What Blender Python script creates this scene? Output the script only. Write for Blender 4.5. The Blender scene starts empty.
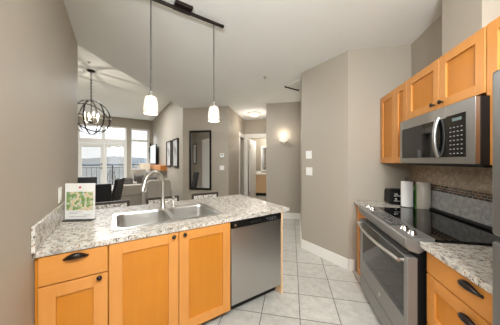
import bpy, bmesh, math, random
from mathutils import Vector, Matrix
random.seed(4)
SC = bpy.context.scene
COL = SC.collection
PI = math.pi
rad = math.radians

# ------------------------------------------------------------------ frames
# the peninsula runs at 33.5 deg, the range wall and hall are turned 45 deg from it
AI, AR = rad(33.5), rad(-11.5)
ARUN = AR - PI / 2            # a unit on the range wall: local x runs along the wall, y into it


def fr(a, x, y, z=0.0):
    return Vector((x * math.cos(a) - y * math.sin(a), x * math.sin(a) + y * math.cos(a), z))


def I(x, y, z=0.0): return fr(AI, x, y, z)
def R(x, y, z=0.0): return fr(AR, x, y, z)


# ------------------------------------------------------------------ camera
cam_d = bpy.data.cameras.new('camera')
cam = bpy.data.objects.new('camera', cam_d)
COL.objects.link(cam)
cam.location = (0, 0, 1.43)
cam.rotation_euler = (rad(90), 0, 0)
cam_d.sensor_width = 36
cam_d.lens = 204.3 / 500 * 36
cam_d.shift_y = -(162.5 - 160.7) / 500
cam_d.clip_start = 0.02
cam_d.clip_end = 3000
SC.camera = cam

# ------------------------------------------------------------------ world, lights, exposure
w = bpy.data.worlds.new('overcast_sky')
SC.world = w
w.use_nodes = True
bg = w.node_tree.nodes['Background']
bg.inputs[0].default_value = (0.90, 0.95, 1.0, 1)
bg.inputs[1].default_value = .8


def area(name, loc, target, size, power, color=(1, .95, .88), size_y=None):
    d = bpy.data.lights.new(name, 'AREA')
    d.energy = power
    d.color = color
    d.size = size
    if size_y:
        d.shape = 'RECTANGLE'
        d.size_y = size_y
    o = bpy.data.objects.new(name, d)
    COL.objects.link(o)
    o.location = loc
    v = Vector(target) - Vector(loc)
    o.rotation_euler = v.to_track_quat('-Z', 'Y').to_euler()
    return o


def point(name, loc, power, r=.05, color=(1, .9, .78)):
    d = bpy.data.lights.new(name, 'POINT')
    d.energy = power
    d.color = color
    d.shadow_soft_size = r
    o = bpy.data.objects.new(name, d)
    COL.objects.link(o)
    o.location = loc
    return o


# added fill lamps without fixtures, then daylight on the balcony side
area('kitchen_fill_light', (.35, -.3, 2.82), (-.2, .3, 0), .9, 80, (.95, .98, 1))  # added fill above and behind the camera, no real fixture
area('entry_fill_light', (-1.6, -1.5, 2.80), (.6, 1.3, 1.2), 1.4, 54, (.95, .98, 1))  # added fill from behind left, lifts the wall cabinets
area('ceiling_fill_uplight', (-.1, -1.2, 1.75), (-.2, -.8, 2.87), .5, 80, (.95, .98, 1))  # added upward fill that brightens the ceiling, no floor lamp stands here
area('passage_fill_light', R(-1.1, 3.9, 2.84), R(-1.1, 3.9, 0), .8, 12, (.96, .98, 1))  # added fill over the passage, no lamp hangs there
area('living_fill_light', I(-.3, 7.6, 3.38), I(-.3, 7.6, 0), 1.6, 85, (.96, .98, 1))  # added fill to brighten the living room walls
area('daylight_from_balcony', I(-.4, 15.5, 5.0), I(-.4, 9.5, 1.0), 4.5, 800, (.90, .96, 1), 2.2)

SC.view_settings.view_transform = 'Standard'
SC.view_settings.look = 'None'
SC.view_settings.exposure = 1.0
SC.view_settings.gamma = 1
SC.view_settings.use_curve_mapping = False
SC.cycles.use_denoising = True
SC.cycles.max_bounces = 8
SC.cycles.diffuse_bounces = 4
SC.cycles.glossy_bounces = 4
SC.cycles.transparent_max_bounces = 12
SC.cycles.caustics_reflective = False
SC.cycles.caustics_refractive = False
SC.cycles.sample_clamp_indirect = 4

# ------------------------------------------------------------------ materials


def srgb(r, g, b):
    f = lambda c: (c / 255 / 12.92) if c / 255 <= .04045 else ((c / 255 + .055) / 1.055) ** 2.4
    return (f(r), f(g), f(b), 1)


class Mat:
    def __init__(s, name, color=(.5, .5, .5, 1), rough=.5, metal=0., spec=None):
        s.m = bpy.data.materials.new(name)
        s.m.use_nodes = True
        s.nt = s.m.node_tree
        s.p = s.nt.nodes['Principled BSDF']
        s.p.inputs['Base Color'].default_value = color
        s.p.inputs['Roughness'].default_value = rough
        s.p.inputs['Metallic'].default_value = metal
        if spec is not None:
            s.p.inputs['Specular IOR Level'].default_value = spec
        s._c = None

    def n(s, t, **kw):
        q = s.nt.nodes.new(t)
        for k, v in kw.items():
            setattr(q, k, v)
        return q

    def l(s, a, b): s.nt.links.new(a, b)

    def coord(s, scale=(1, 1, 1), rot=(0, 0, 0), loc=(0, 0, 0)):
        tc = s.n('ShaderNodeTexCoord')
        mp = s.n('ShaderNodeMapping')
        mp.inputs['Scale'].default_value = scale
        mp.inputs['Rotation'].default_value = rot
        mp.inputs['Location'].default_value = loc
        s.l(tc.outputs['Object'], mp.inputs[0])
        return mp.outputs[0]

    def noise(s, vec, scale, detail=3, rough=.5):
        q = s.n('ShaderNodeTexNoise')
        q.inputs['Scale'].default_value = scale
        q.inputs['Detail'].default_value = detail
        q.inputs['Roughness'].default_value = rough
        s.l(vec, q.inputs['Vector'])
        return q.outputs['Fac']

    def ramp(s, fac, stops, interp='LINEAR'):
        q = s.n('ShaderNodeValToRGB')
        q.color_ramp.interpolation = interp
        e = q.color_ramp.elements
        while len(e) < len(stops):
            e.new(.5)
        for el, (p, c) in zip(e, stops):
            el.position = p
            el.color = c
        s.l(fac, q.inputs[0])
        return q.outputs[0]

    def mix(s, fac, a, b, mode='MIX'):
        q = s.n('ShaderNodeMix', data_type='RGBA', blend_type=mode)
        for v, i in ((fac, 0), (a, 6), (b, 7)):
            if hasattr(v, 'is_linked'):
                s.l(v, q.inputs[i])
            else:
                q.inputs[i].default_value = v
        return q.outputs[2]

    def color(s, c): s.l(c, s.p.inputs['Base Color']); return s

    def bump(s, h, strength=.2, dist=.01):
        q = s.n('ShaderNodeBump')
        q.inputs['Strength'].default_value = strength
        q.inputs['Distance'].default_value = dist
        s.l(h, q.inputs['Height'])
        s.l(q.outputs[0], s.p.inputs['Normal'])
        return s


def paint(name, c, rough=.6, bump=.08, sc=60):
    m = Mat(name, c, rough)
    v = m.coord()
    m.color(m.mix(m.noise(v, 1.2, 2), tuple(x * .97 for x in c[:3]) + (1,), tuple(min(1, x * 1.03) for x in c[:3]) + (1,)))
    m.bump(m.noise(v, sc, 3), bump, .004)
    return m.m


M = {}
M['wall'] = paint('wall_paint', srgb(166, 156, 141), .6)
M['ceiling'] = paint('ceiling_paint', srgb(236, 236, 232), .85, .15, 45)
M['white'] = paint('white_trim', srgb(228, 224, 216), .35, .02)
M['door_white'] = paint('white_door_paint', srgb(225, 222, 214), .4, .02)

# maple wood, grain along local z (doors) or x
def wood(name, c1, c2, axis='z', rough=.33):
    m = Mat(name, c1, rough)
    sc = {'z': (9, 9, .9), 'x': (.9, 9, 9), 'y': (9, .9, 9)}[axis]
    v = m.coord(sc)
    f = m.noise(v, 2.2, 5, .6)
    f2 = m.noise(m.coord((1.2, 1.2, 1.2)), 2.0, 2)
    c = m.ramp(f, [(.25, c1), (.75, c2)])
    m.color(m.mix(f2, c, tuple(min(1, a * 1.12) for a in c2[:3]) + (1,)))
    m.p.inputs['Specular IOR Level'].default_value = .3
    return m.m


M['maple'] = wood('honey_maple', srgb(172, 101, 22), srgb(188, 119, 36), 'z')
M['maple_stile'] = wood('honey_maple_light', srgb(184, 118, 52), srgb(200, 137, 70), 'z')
M['maple_x'] = wood('honey_maple_across', srgb(182, 115, 48), srgb(198, 134, 64), 'x')
M['maple_pale'] = wood('pale_birch', srgb(205, 168, 128), srgb(216, 182, 142), 'z')
M['cherry'] = wood('cherry_wood', srgb(176, 108, 50), srgb(196, 128, 66), 'y')
M['darkwood'] = wood('espresso_wood', srgb(56, 50, 44), srgb(72, 64, 57), 'x', .4)

# granite
g = Mat('speckled_granite', srgb(200, 194, 182), .22, spec=.35)
v = g.coord()
vo = g.n('ShaderNodeTexVoronoi'); vo.inputs['Scale'].default_value = 140; g.l(v, vo.inputs['Vector'])
sep = g.n('ShaderNodeSeparateColor'); g.l(vo.outputs['Color'], sep.inputs[0])
base = g.ramp(g.noise(v, 26, 6, .7), [(.38, srgb(138, 131, 122)), (.47, srgb(184, 178, 168)), (.62, srgb(206, 200, 190))])
speck = g.ramp(sep.outputs[0], [(0, (1, 1, 1, 1)), (.075, (1, 1, 1, 1)), (.076, (0, 0, 0, 1))], 'CONSTANT')
clus = g.ramp(g.noise(v, 16, 3), [(.42, (0, 0, 0, 1)), (.56, (1, 1, 1, 1))])
spk = g.mix(1.0, speck, clus, 'MULTIPLY')
tan = g.ramp(sep.outputs[1], [(0, (1, 1, 1, 1)), (.10, (1, 1, 1, 1)), (.101, (0, 0, 0, 1))], 'CONSTANT')
base = g.mix(tan, base, srgb(158, 132, 104))
g.color(g.mix(spk, base, srgb(52, 46, 42)))
M['granite'] = g.m

# floor tile
t = Mat('floor_tile', srgb(180, 176, 168), .38)
v = t.coord((1, 1, 1), (0, 0, 0), (-.075 + 3.5, -1.90 + 3.5, 0))
br = t.n('ShaderNodeTexBrick', offset=0.0, squash=1.0)
br.inputs['Scale'].default_value = 1
br.inputs['Brick Width'].default_value = .35
br.inputs['Row Height'].default_value = .35
br.inputs['Mortar Size'].default_value = .0045
br.inputs['Mortar Smooth'].default_value = .2
br.inputs['Color1'].default_value = srgb(200, 196, 187)
br.inputs['Color2'].default_value = srgb(190, 186, 177)
br.inputs['Mortar'].default_value = srgb(104, 98, 91)
t.l(v, br.inputs['Vector'])
mot = t.ramp(t.noise(v, 13, 7, .75), [(.34, (.74, .73, .71, 1)), (.64, (1.0, 1.0, 1.0, 1))])
t.color(t.mix(1.0, br.outputs['Color'], mot, 'MULTIPLY'))
t.bump(br.outputs['Fac'], -.35, .003)
M['tile'] = t.m

# stone backsplash tile with a mosaic band (object coords: x depth, y along wall, z up)
b = Mat('stone_backsplash', srgb(150, 138, 122), .45)
tc = b.n('ShaderNodeTexCoord')
sx = b.n('ShaderNodeSeparateXYZ'); b.l(tc.outputs['Object'], sx.inputs[0])
cx = b.n('ShaderNodeCombineXYZ'); b.l(sx.outputs['Y'], cx.inputs[0]); b.l(sx.outputs['Z'], cx.inputs[1])
v2 = cx.outputs[0]
n1 = b.noise(v2, 24, 6, .75)
up = b.ramp(n1, [(.36, srgb(134, 116, 96)), (.7, srgb(200, 182, 156))])
lo = b.ramp(n1, [(.36, srgb(132, 130, 126)), (.7, srgb(186, 184, 178))])
gt = b.n('ShaderNodeMath', operation='GREATER_THAN'); gt.inputs[1].default_value = 1.16
b.l(sx.outputs['Z'], gt.inputs[0])
stone = b.mix(gt.outputs[0], lo, up)
bt = b.n('ShaderNodeTexBrick', offset=0.5)
bt.inputs['Scale'].default_value = 1
bt.inputs['Brick Width'].default_value = .30
bt.inputs['Row Height'].default_value = .6
bt.inputs['Mortar Size'].default_value = .0015
bt.inputs['Color1'].default_value = (1, 1, 1, 1)
bt.inputs['Color2'].default_value = (.93, .93, .93, 1)
bt.inputs['Mortar'].default_value = (.6, .58, .55, 1)
b.l(v2, bt.inputs['Vector'])
b.color(b.mix(1.0, stone, bt.outputs['Color'], 'MULTIPLY'))
b.bump(n1, .2, .004)
M['stone'] = b.m

ms = Mat('glass_mosaic', srgb(70, 50, 36), .15)
tc = ms.n('ShaderNodeTexCoord')
sx = ms.n('ShaderNodeSeparateXYZ'); ms.l(tc.outputs['Object'], sx.inputs[0])
cx = ms.n('ShaderNodeCombineXYZ'); ms.l(sx.outputs['Y'], cx.inputs[0]); ms.l(sx.outputs['Z'], cx.inputs[1])
bt = ms.n('ShaderNodeTexBrick', offset=0.5)
bt.inputs['Scale'].default_value = 1
bt.inputs['Brick Width'].default_value = .052
bt.inputs['Row Height'].default_value = .022
bt.inputs['Mortar Size'].default_value = .002
bt.inputs['Color1'].default_value = srgb(22, 13, 10)
bt.inputs['Color2'].default_value = srgb(104, 70, 40)
bt.inputs['Mortar'].default_value = srgb(158, 148, 134)
bt.inputs['Bias'].default_value = -.2
ms.l(cx.outputs[0], bt.inputs['Vector'])
ms.color(bt.outputs['Color'])
M['mosaic'] = ms.m


def steel(name, c, rough, sc):
    m = Mat(name, c, rough, 1.0)
    v = m.coord(sc)
    f = m.noise(v, 3, 3)
    m.l(m.ramp(f, [(.3, (rough * .96,) * 3 + (1,)), (.7, (rough * 1.04,) * 3 + (1,))]), m.p.inputs['Roughness'])
    return m.m


M['steel'] = steel('brushed_steel', srgb(165, 163, 159), .30, (2, 2, 160))
M['steel_dw'] = steel('silver_steel', srgb(196, 194, 190), .36, (2, 2, 160))
M['steel_side'] = steel('steel_satin', srgb(146, 144, 140), .42, (160, 2, 2))
for q in (M['steel_side'],): q.node_tree.nodes['Principled BSDF'].inputs['Metallic'].default_value = .7
M['steel_sink'] = steel('sink_steel', srgb(206, 204, 200), .30, (3, 60, 3))
M['nickel'] = Mat('brushed_nickel', srgb(200, 196, 188), .38, 1.0).m
M['chrome'] = Mat('chrome', srgb(225, 225, 225), .1, 1.0).m
M['black'] = Mat('black_plastic', srgb(9, 9, 9), .45, spec=.3).m
M['black_gloss'] = Mat('black_ceramic_glass', srgb(10, 10, 11), .04).m
M['oven_glass'] = Mat('oven_door_glass', srgb(26, 25, 24), .05).m
M['grey_mark'] = Mat('grey_print', srgb(150, 150, 150), .5).m
M['pad'] = Mat('charcoal_touch_panel', srgb(72, 72, 72), .25).m
M['iron'] = Mat('dark_bronze', srgb(40, 32, 28), .35, .6).m
M['rod'] = Mat('satin_grey_metal', srgb(84, 80, 76), .5, .3).m
M['orb'] = Mat('blackened_iron', srgb(42, 38, 36), .45, .5).m
M['leather'] = Mat('black_leather', srgb(24, 24, 26), .45).m
M['mirror'] = Mat('mirror_glass', (.88, .88, .88, 1), .02, 1.0).m
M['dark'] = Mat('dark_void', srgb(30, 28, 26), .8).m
M['paper'] = Mat('paper_towel_white', srgb(238, 236, 232), .8).m
M['plate'] = Mat('switch_plastic', srgb(232, 230, 224), .35).m
M['green'] = Mat('green_plastic', srgb(70, 130, 50), .4).m
M['shade_fab'] = Mat('cream_lampshade', srgb(225, 210, 185), .8).m
M['ceramic'] = Mat('cream_ceramic', srgb(206, 198, 184), .2).m
M['concrete'] = Mat('balcony_concrete', srgb(170, 170, 168), .8).m
fg = Mat('fridge_steel', srgb(150, 150, 148), .38, 1.0); M['fridge'] = fg.m
M['fridge_side'] = Mat('fridge_side_grey', srgb(62, 64, 62), .5).m

fb = Mat('grey_upholstery', srgb(150, 142, 132), .9)
fb.color(fb.ramp(fb.noise(fb.coord(), 60, 3), [(.3, srgb(150, 142, 131)), (.7, srgb(172, 163, 151))]))
M['fabric'] = fb.m
fb = Mat('charcoal_upholstery', srgb(96, 92, 88), .9)
fb.color(fb.ramp(fb.noise(fb.coord(), 60, 3), [(.3, srgb(84, 80, 76)), (.7, srgb(108, 104, 98))]))
M['fabric_dark'] = fb.m
wv = Mat('patterned_weave', srgb(150, 146, 140), .8)
vv = wv.n('ShaderNodeTexVoronoi'); vv.inputs['Scale'].default_value = 42; wv.l(wv.coord(), vv.inputs['Vector'])
wv.color(wv.ramp(vv.outputs['Distance'], [(.25, srgb(240, 236, 228)), (.7, srgb(150, 144, 134))]))
M['weave'] = wv.m

mp = Mat('resort_map_print', srgb(120, 160, 90), .5)
v = mp.coord()
c1 = mp.ramp(mp.noise(v, 26, 3), [(.36, srgb(120, 146, 84)), (.47, srgb(158, 178, 122)), (.52, srgb(222, 200, 164)), (.60, srgb(220, 184, 150))], 'CONSTANT')
c2 = mp.ramp(mp.noise(v, 55, 2), [(.0, (0, 0, 0, 1)), (.60, (1, 1, 1, 1))], 'CONSTANT')
mp.color(mp.mix(c2, c1, srgb(176, 206, 214)))
M['map'] = mp.m
M['red'] = Mat('red_print', srgb(200, 60, 50), .5).m
M['card'] = Mat('white_card', srgb(236, 234, 230), .4).m

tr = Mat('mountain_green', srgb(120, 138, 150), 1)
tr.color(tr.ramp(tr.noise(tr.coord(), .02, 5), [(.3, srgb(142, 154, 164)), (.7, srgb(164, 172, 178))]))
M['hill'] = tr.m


def glassy(name):
    m = bpy.data.materials.new(name)
    m.use_nodes = True
    nt = m.node_tree
    nt.nodes.clear()
    o = nt.nodes.new('ShaderNodeOutputMaterial')
    mx = nt.nodes.new('ShaderNodeMixShader')
    a = nt.nodes.new('ShaderNodeBsdfTransparent')
    b_ = nt.nodes.new('ShaderNodeBsdfGlossy')
    b_.inputs['Roughness'].default_value = .02
    mx.inputs[0].default_value = .07
    nt.links.new(a.outputs[0], mx.inputs[1]); nt.links.new(b_.outputs[0], mx.inputs[2]); nt.links.new(mx.outputs[0], o.inputs[0])
    return m


M['glass'] = glassy('window_glass')


def emis(name, c, s):
    m = Mat(name, c, .4)
    m.p.inputs['Emission Color'].default_value = c
    m.p.inputs['Emission Strength'].default_value = s
    return m.m


M['glow'] = emis('lit_opal_glass', (.80, .72, .58, 1), .22)
M['glow_hot'] = emis('lit_frosted_glass', (.85, .78, .66, 1), .3)
M['bulb'] = emis('lit_bulb', (1, .88, .70, 1), 3)
M['led'] = emis('display_digits', (.12, .16, .16, 1), .03)


# ------------------------------------------------------------------ mesh builder
class MB:
    def __init__(s, T=None):
        s.v, s.f, s.mi, s.sm = [], [], [], []
        s.T = T

    def add(s, vs, fs, mi=0, smooth=False):
        k = len(s.v)
        for p in vs:
            p = Vector(p)
            s.v.append(s.T @ p if s.T else p)
        for f in fs:
            s.f.append([k + i for i in f]); s.mi.append(mi); s.sm.append(smooth)
        return s

    def box(s, x0, x1, y0, y1, z0, z1, mi=0):
        vs = [(x, y, z) for z in (z0, z1) for y in (y0, y1) for x in (x0, x1)]
        return s.add(vs, [(0, 2, 3, 1), (4, 5, 7, 6), (0, 1, 5, 4), (2, 6, 7, 3), (0, 4, 6, 2), (1, 3, 7, 5)], mi)

    def obox(s, c, sx, sy, sz, rot, mi=0):
        Mx = Matrix.Translation(c) @ rot.to_4x4()
        vs = [Mx @ Vector((x * sx / 2, y * sy / 2, z * sz / 2)) for z in (-1, 1) for y in (-1, 1) for x in (-1, 1)]
        return s.add(vs, [(0, 2, 3, 1), (4, 5, 7, 6), (0, 1, 5, 4), (2, 6, 7, 3), (0, 4, 6, 2), (1, 3, 7, 5)], mi)

    def prism(s, poly, z0, z1, mi=0):
        n = len(poly)
        a = sum(poly[i][0] * poly[(i + 1) % n][1] - poly[(i + 1) % n][0] * poly[i][1] for i in range(n))
        if a < 0: poly = poly[::-1]
        vs = [(x, y, z0) for x, y in poly] + [(x, y, z1) for x, y in poly]
        fs = [tuple(range(n))[::-1], tuple(range(n, 2 * n))] + [(i, (i + 1) % n, n + (i + 1) % n, n + i) for i in range(n)]
        return s.add(vs, fs, mi)

    def prism_x(s, poly, x0, x1, mi=0):
        """poly in (y,z), extruded along x"""
        n = len(poly)
        a = sum(poly[i][0] * poly[(i + 1) % n][1] - poly[(i + 1) % n][0] * poly[i][1] for i in range(n))
        if a < 0: poly = poly[::-1]
        vs = [(x0, y, z) for y, z in poly] + [(x1, y, z) for y, z in poly]
        fs = [tuple(range(n))[::-1], tuple(range(n, 2 * n))] + [(i, (i + 1) % n, n + (i + 1) % n, n + i) for i in range(n)]
        return s.add(vs, fs, mi)

    def lathe(s, prof, c=(0, 0, 0), seg=24, mi=0, smooth=True, rot=None, scale=(1, 1)):
        vs, fs = [], []
        m = len(prof)
        for r, z in prof:
            for i in range(seg):
                a = 2 * PI * i / seg
                p = Vector((r * math.cos(a) * scale[0], r * math.sin(a) * scale[1], z))
                if rot: p = rot @ p
                vs.append(p + Vector(c))
        for j in range(m - 1):
            for i in range(seg):
                k = (i + 1) % seg
                fs.append((j * seg + i, j * seg + k, (j + 1) * seg + k, (j + 1) * seg + i))
        s.add(vs, fs, mi, smooth)
        if prof[0][0] > 1e-4: s.add(vs[:seg], [tuple(range(seg))[::-1]], mi)
        if prof[-1][0] > 1e-4: s.add(vs[-seg:], [tuple(range(seg))], mi)
        return s

    def cyl(s, c, r, z0, z1, seg=20, mi=0):
        return s.lathe([(r, z0), (r, z1)], (c[0], c[1], 0), seg, mi)

    def tube(s, pts, r, seg=10, mi=0, closed=False, flat=None):
        pts = [Vector(p) for p in pts]
        n = len(pts)
        rs = r if isinstance(r, (list, tuple)) else [r] * n
        vs, fs = [], []
        up = None
        for i, p in enumerate(pts):
            if closed:
                t_ = (pts[(i + 1) % n] - pts[i - 1]).normalized()
            else:
                t_ = (pts[min(i + 1, n - 1)] - pts[max(i - 1, 0)]).normalized()
            if up is None:
                up = Vector((0, 0, 1)) if abs(t_.z) < .9 else Vector((0, 1, 0))
            a = t_.cross(up)
            a.normalize()
            b2 = a.cross(t_).normalized()
            up = b2
            for k in range(seg):
                an = 2 * PI * k / seg
                vs.append(p + (a * math.cos(an) + b2 * math.sin(an) * (flat or 1)) * rs[i])
        m = n if closed else n - 1
        for i in range(m):
            j = (i + 1) % n
            for k in range(seg):
                l2 = (k + 1) % seg
                fs.append((i * seg + k, i * seg + l2, j * seg + l2, j * seg + k))
        s.add(vs, fs, mi, True)
        if not closed:
            s.add(vs[:seg], [tuple(range(seg))], mi); s.add(vs[-seg:], [tuple(range(seg))[::-1]], mi)
        return s

    def build(s, name, mats, parent=None, bevel=0, loc=(0, 0, 0), rz=0, seg=2):
        me = bpy.data.meshes.new(name)
        me.from_pydata([tuple(p) for p in s.v], [], s.f)
        if not isinstance(mats, (list, tuple)): mats = [mats]
        for m in mats: me.materials.append(M[m] if isinstance(m, str) else m)
        for p, mi, sm in zip(me.polygons, s.mi, s.sm):
            p.material_index = mi; p.use_smooth = sm
        bm = bmesh.new(); bm.from_mesh(me)
        bmesh.ops.recalc_face_normals(bm, faces=bm.faces)
        bm.to_mesh(me); bm.free()
        o = bpy.data.objects.new(name, me)
        COL.objects.link(o)
        o.location = loc
        o.rotation_euler = (0, 0, rz)
        if parent: o.parent = parent
        if bevel:
            b_ = o.modifiers.new('bevel', 'BEVEL')
            b_.width = bevel; b_.segments = seg; b_.limit_method = 'ANGLE'; b_.angle_limit = rad(40)
        return o


def thing(name, label, cat, loc=(0, 0, 0), rz=0, group=None):
    o = bpy.data.objects.new(name, None)
    COL.objects.link(o)
    o.empty_display_size = .1
    o.location = loc; o.rotation_euler = (0, 0, rz)
    o['label'] = label; o['category'] = cat
    if group: o['group'] = group
    return o


def tag(o, label, cat, group=None):
    o['label'] = label; o['category'] = cat
    if group: o['group'] = group
    return o


def struct(name, mb, mat, rz=0, bevel=0, label=None, parent=None):
    o = mb.build(name, mat, parent, bevel, (0, 0, 0), rz)
    if parent is None: o['kind'] = 'structure'
    if label: o['label'] = label
    return o


def copy_tree(o, parent=None):
    c = o.copy(); COL.objects.link(c); c.parent = parent
    for ch in list(o.children): copy_tree(ch, c)
    return c


# ------------------------------------------------------------------ the setting
K, D = 2.87, 3.43
struct('floor', MB().box(-10.5, 4, -4, 9.6, -.1, 0), 'tile', AR)
# ceiling of kitchen and hall: a slab whose left side shows as the drop to the dining ceiling
kc = [Vector((-3, -4, 0)), Vector((-3, -1.4, 0)), I(-.51, .30), I(-.51, 3.30), I(-.385, 3.30), R(-2.935, 5.155), R(-2.935, 9.0), R(1.7, 9.0), R(1.7, -1.0), Vector((1.6, -4, 0))]
struct('ceiling', MB().prism([(p.x, p.y) for p in kc], K, D + .1), 'ceiling')
struct('ceiling_dining', MB().prism([(-5, 3.16), (-.39, 3.16), (-.385, 3.30)] + [tuple((lambda q: (q.x * math.cos(AI) + q.y * math.sin(AI), -q.x * math.sin(AI) + q.y * math.cos(AI)))(R(-2.935, 5.155)))] + [(1.75, 5.75), (1.75, 11.4), (-5, 11.4)], D, D + .1), 'ceiling', AI)
struct('wall_left', MB().box(-.51, -.385, .3, 3.30, 0, D), 'wall', AI)
struct('wall_dining_near', MB().box(-5, -.51, 3.18, 3.30, 0, D), 'wall', AI)
struct('wall_dining_left', MB().box(-5.12, -5, 3.18, 11.4, 0, D), 'wall', AI)
struct('wall_living_right', MB().box(1.57, 1.70, 5.74, 11.4, 0, D), 'wall', AI)
# far wall with openings for the french doors, their transoms and the tall window
FY = 11.22
fw = MB()
for x0, x1, z0, z1 in ((-5, -1.29, 0, D), (.47, .645, 0, D), (1.44, 1.57, 0, D), (-1.29, .47, 2.99, D), (.645, 1.44, 2.96, D), (.645, 1.44, 0, .86)):
    fw.box(x0, x1, FY, FY + .14, z0, z1)
struct('wall_far', fw, 'wall', AI)
struct('wall_mirror', MB().box(-2.935, -1.63, 5.155, 5.28, 0, K), 'wall', AR)
struct('wall_hall_left', MB().box(-1.75, -1.63, 5.28, 6.36, 0, K).box(-1.75, -1.63, 6.94, 7.17, 0, K).box(-1.75, -1.63, 6.36, 6.94, 2.2, K), 'wall', AR)
struct('wall_hall_back', MB().box(-1.63, -1.51, 7.05, 7.17, 0, K).box(-1.51, -.66, 7.05, 7.17, 2.22, K).box(-.66, -.50, 7.05, 7.17, 0, K), 'wall', AR)
struct('wall_hall_right', MB().box(-.625, -.50, 5.25, 7.05, 0, K), 'wall', AR)
struct('wall_sconce', MB().box(-.625, .30, 5.13, 5.25, 0, K), 'wall', AR)
struct('wall_passage', MB().prism([(.165, 3.452), (.28, 3.50), (.33, 5.13), (.212, 5.13)], 0, K), 'wall', AR)
struct('wall_closet', MB().prism([(.165, 3.452), (.722, 2.87), (.80, 2.96), (.28, 3.50)], 0, K), 'wall', AR)
struct('wall_range_end', MB().prism([(.722, 2.87), (1.57, 2.87), (1.57, 2.99), (.80, 2.96)], 0, K), 'wall', AR)
struct('wall_range', MB().box(1.45, 1.57, -1.0, 2.87, 0, K), 'wall', AR)
struct('wall_duct_chase', MB().box(1.25, 1.45, 1.651, 2.022, 2.215, K), 'wall', AR)
struct('wall_bedroom_dark', MB().box(-3.2, -3.1, 6.0, 7.3, 0, K).box(-3.1, -1.75, 7.17, 7.27, 0, K).box(-3.1, -1.75, 5.9, 6.0, 0, K), 'wall', AR)
struct('wall_bathroom_left', MB().box(-1.80, -1.68, 7.17, 8.75, 0, K), 'wall', AR)
struct('wall_bathroom_back', MB().box(-1.80, .6, 8.75, 8.87, 0, K), 'wall', AR)
struct('wall_bathroom_right', MB().box(.5, .62, 7.17, 8.75, 0, K), 'wall', AR)
struct('wall_bathroom_front', MB().box(-.50, .62, 7.05, 7.17, 0, K), 'wall', AR)
# baseboards
struct('baseboard_closet', MB().prism([(.157, 3.442), (.716, 2.858), (.727, 2.869), (.165, 3.452)], 0, .148), 'white', AR, .004)
struct('baseboard_sconce', MB().box(-.625, .21, 5.115, 5.13, 0, .15), 'white', AR, .004)
struct('baseboard_passage', MB().prism([(.150, 3.452), (.165, 3.452), (.212, 5.115), (.197, 5.115)], 0, .15), 'white', AR)
struct('baseboard_range_end', MB().box(.727, .80, 2.856, 2.87, 0, .148), 'white', AR)
struct('baseboard_mirror', MB().box(-2.92, -1.63, 5.14, 5.155, 0, .15), 'white', AR, .004)
struct('baseboard_living', MB().box(1.555, 1.57, 5.74, 11.2, 0, .15), 'white', AI, .004)
# backsplash, its mosaic band, and the low granite upstand on the left wall
struct('trim_1', MB().box(1.437, 1.45, .90, 2.87, .915, 1.40), 'stone', AR)
struct('trim_2', MB().box(1.433, 1.437, .90, 2.87, 1.125, 1.191), 'mosaic', AR)
tag_ = struct('trim_3', MB().box(-.385, -.368, 1.60, 2.69, .915, 1.065), 'granite', AI, .003)

# recessed attic hatch by the passage wall
struct('trim_4', MB().prism([(2.735, 2.895), (3.08, 2.895), (2.73, 2.53)], K - .012, K), 'white', AI)
struct('trim_5', MB().box(2.725, 3.10, 2.895, 2.912, K - .03, K), 'iron', AI)

# door casings of the hall
cs = MB()
cs.box(-1.63, -1.612, 6.27, 6.36, 0, 2.30).box(-1.63, -1.612, 6.94, 7.05, 0, 2.30).box(-1.63, -1.61, 6.25, 7.05, 2.2, 2.34)
struct('trim_6', cs, 'white', AR, .003)
cs = MB()
cs.box(-1.612, -1.51, 7.03, 7.05, 0, 2.22).box(-.66, -.625, 7.03, 7.05, 0, 2.22).box(-1.612, -.625, 7.028, 7.05, 2.22, 2.37)
cs.box(-1.53, -1.51, 7.05, 7.17, 0, 2.22)
struct('trim_7', cs, 'white', AR, .003)


def panel_door(name, hinge, angle, wd, ht, side=1):
    """white interior door, local x from the hinge"""
    mb = MB().box(0, wd, -.018, .018, 0, ht)
    for z0, z1 in ((.2, .95), (1.1, ht - .15)):
        for sgn in (-1, 1):
            mb.box(.11, wd - .11, sgn * .018, sgn * .024, z0, z1)
    o = mb.build(name, 'door_white', None, .006, hinge, angle)
    o['kind'] = 'structure'
    hb = MB()
    for sgn in (-1, 1):
        hb.lathe([(.028, 0), (.028, .006), (.011, .01), (.011, .035), (.028, .045), (.03, .06), (.018, .072), (0, .074)], (wd - .06, sgn * .02, .98), 14, 0, True, Matrix.Rotation(-sgn * PI / 2, 3, 'X'))
    hb.build('door_handle', 'nickel', o)
    for zz in (.25, ht - .25):
        MB().box(-.012, .004, -.022, .022, zz - .05, zz + .05).build('hinge', 'nickel', o)
    return o


d = panel_door('door_1', R(-1.48, 7.20, .01), AR + rad(84), .78, 2.18)
d = panel_door('door_2', R(-1.77, 6.93, .01), AR + rad(188), .56, 2.15)

d5 = MB().box(-3.22, -2.42, 3.30, 3.325, 0, 2.40).build('door_5', 'door_white', None, .004, (0, 0, 0), AI)
d5['kind'] = 'structure'
struct('trim_10', MB().box(-3.36, -3.22, 3.30, 3.33, 0, 2.40).box(-2.42, -2.28, 3.30, 3.33, 0, 2.40).box(-3.38, -2.26, 3.30, 3.335, 2.40, 2.55), 'white', AI, .003)
p = thing('framed_picture', 'black framed pale picture reflected in the tall wall mirror', 'picture', I(-4.35, 3.302, 1.23), AI + PI)
MB().box(0, .05, -.03, 0, 0, 1.2).box(.50, .55, -.03, 0, 0, 1.2).box(.05, .50, -.03, 0, 0, .05).box(.05, .50, -.03, 0, 1.15, 1.2).build('frame', 'black', p)
MB().box(.05, .50, -.015, -.001, .05, 1.15).build('print', 'card', p)

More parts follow.
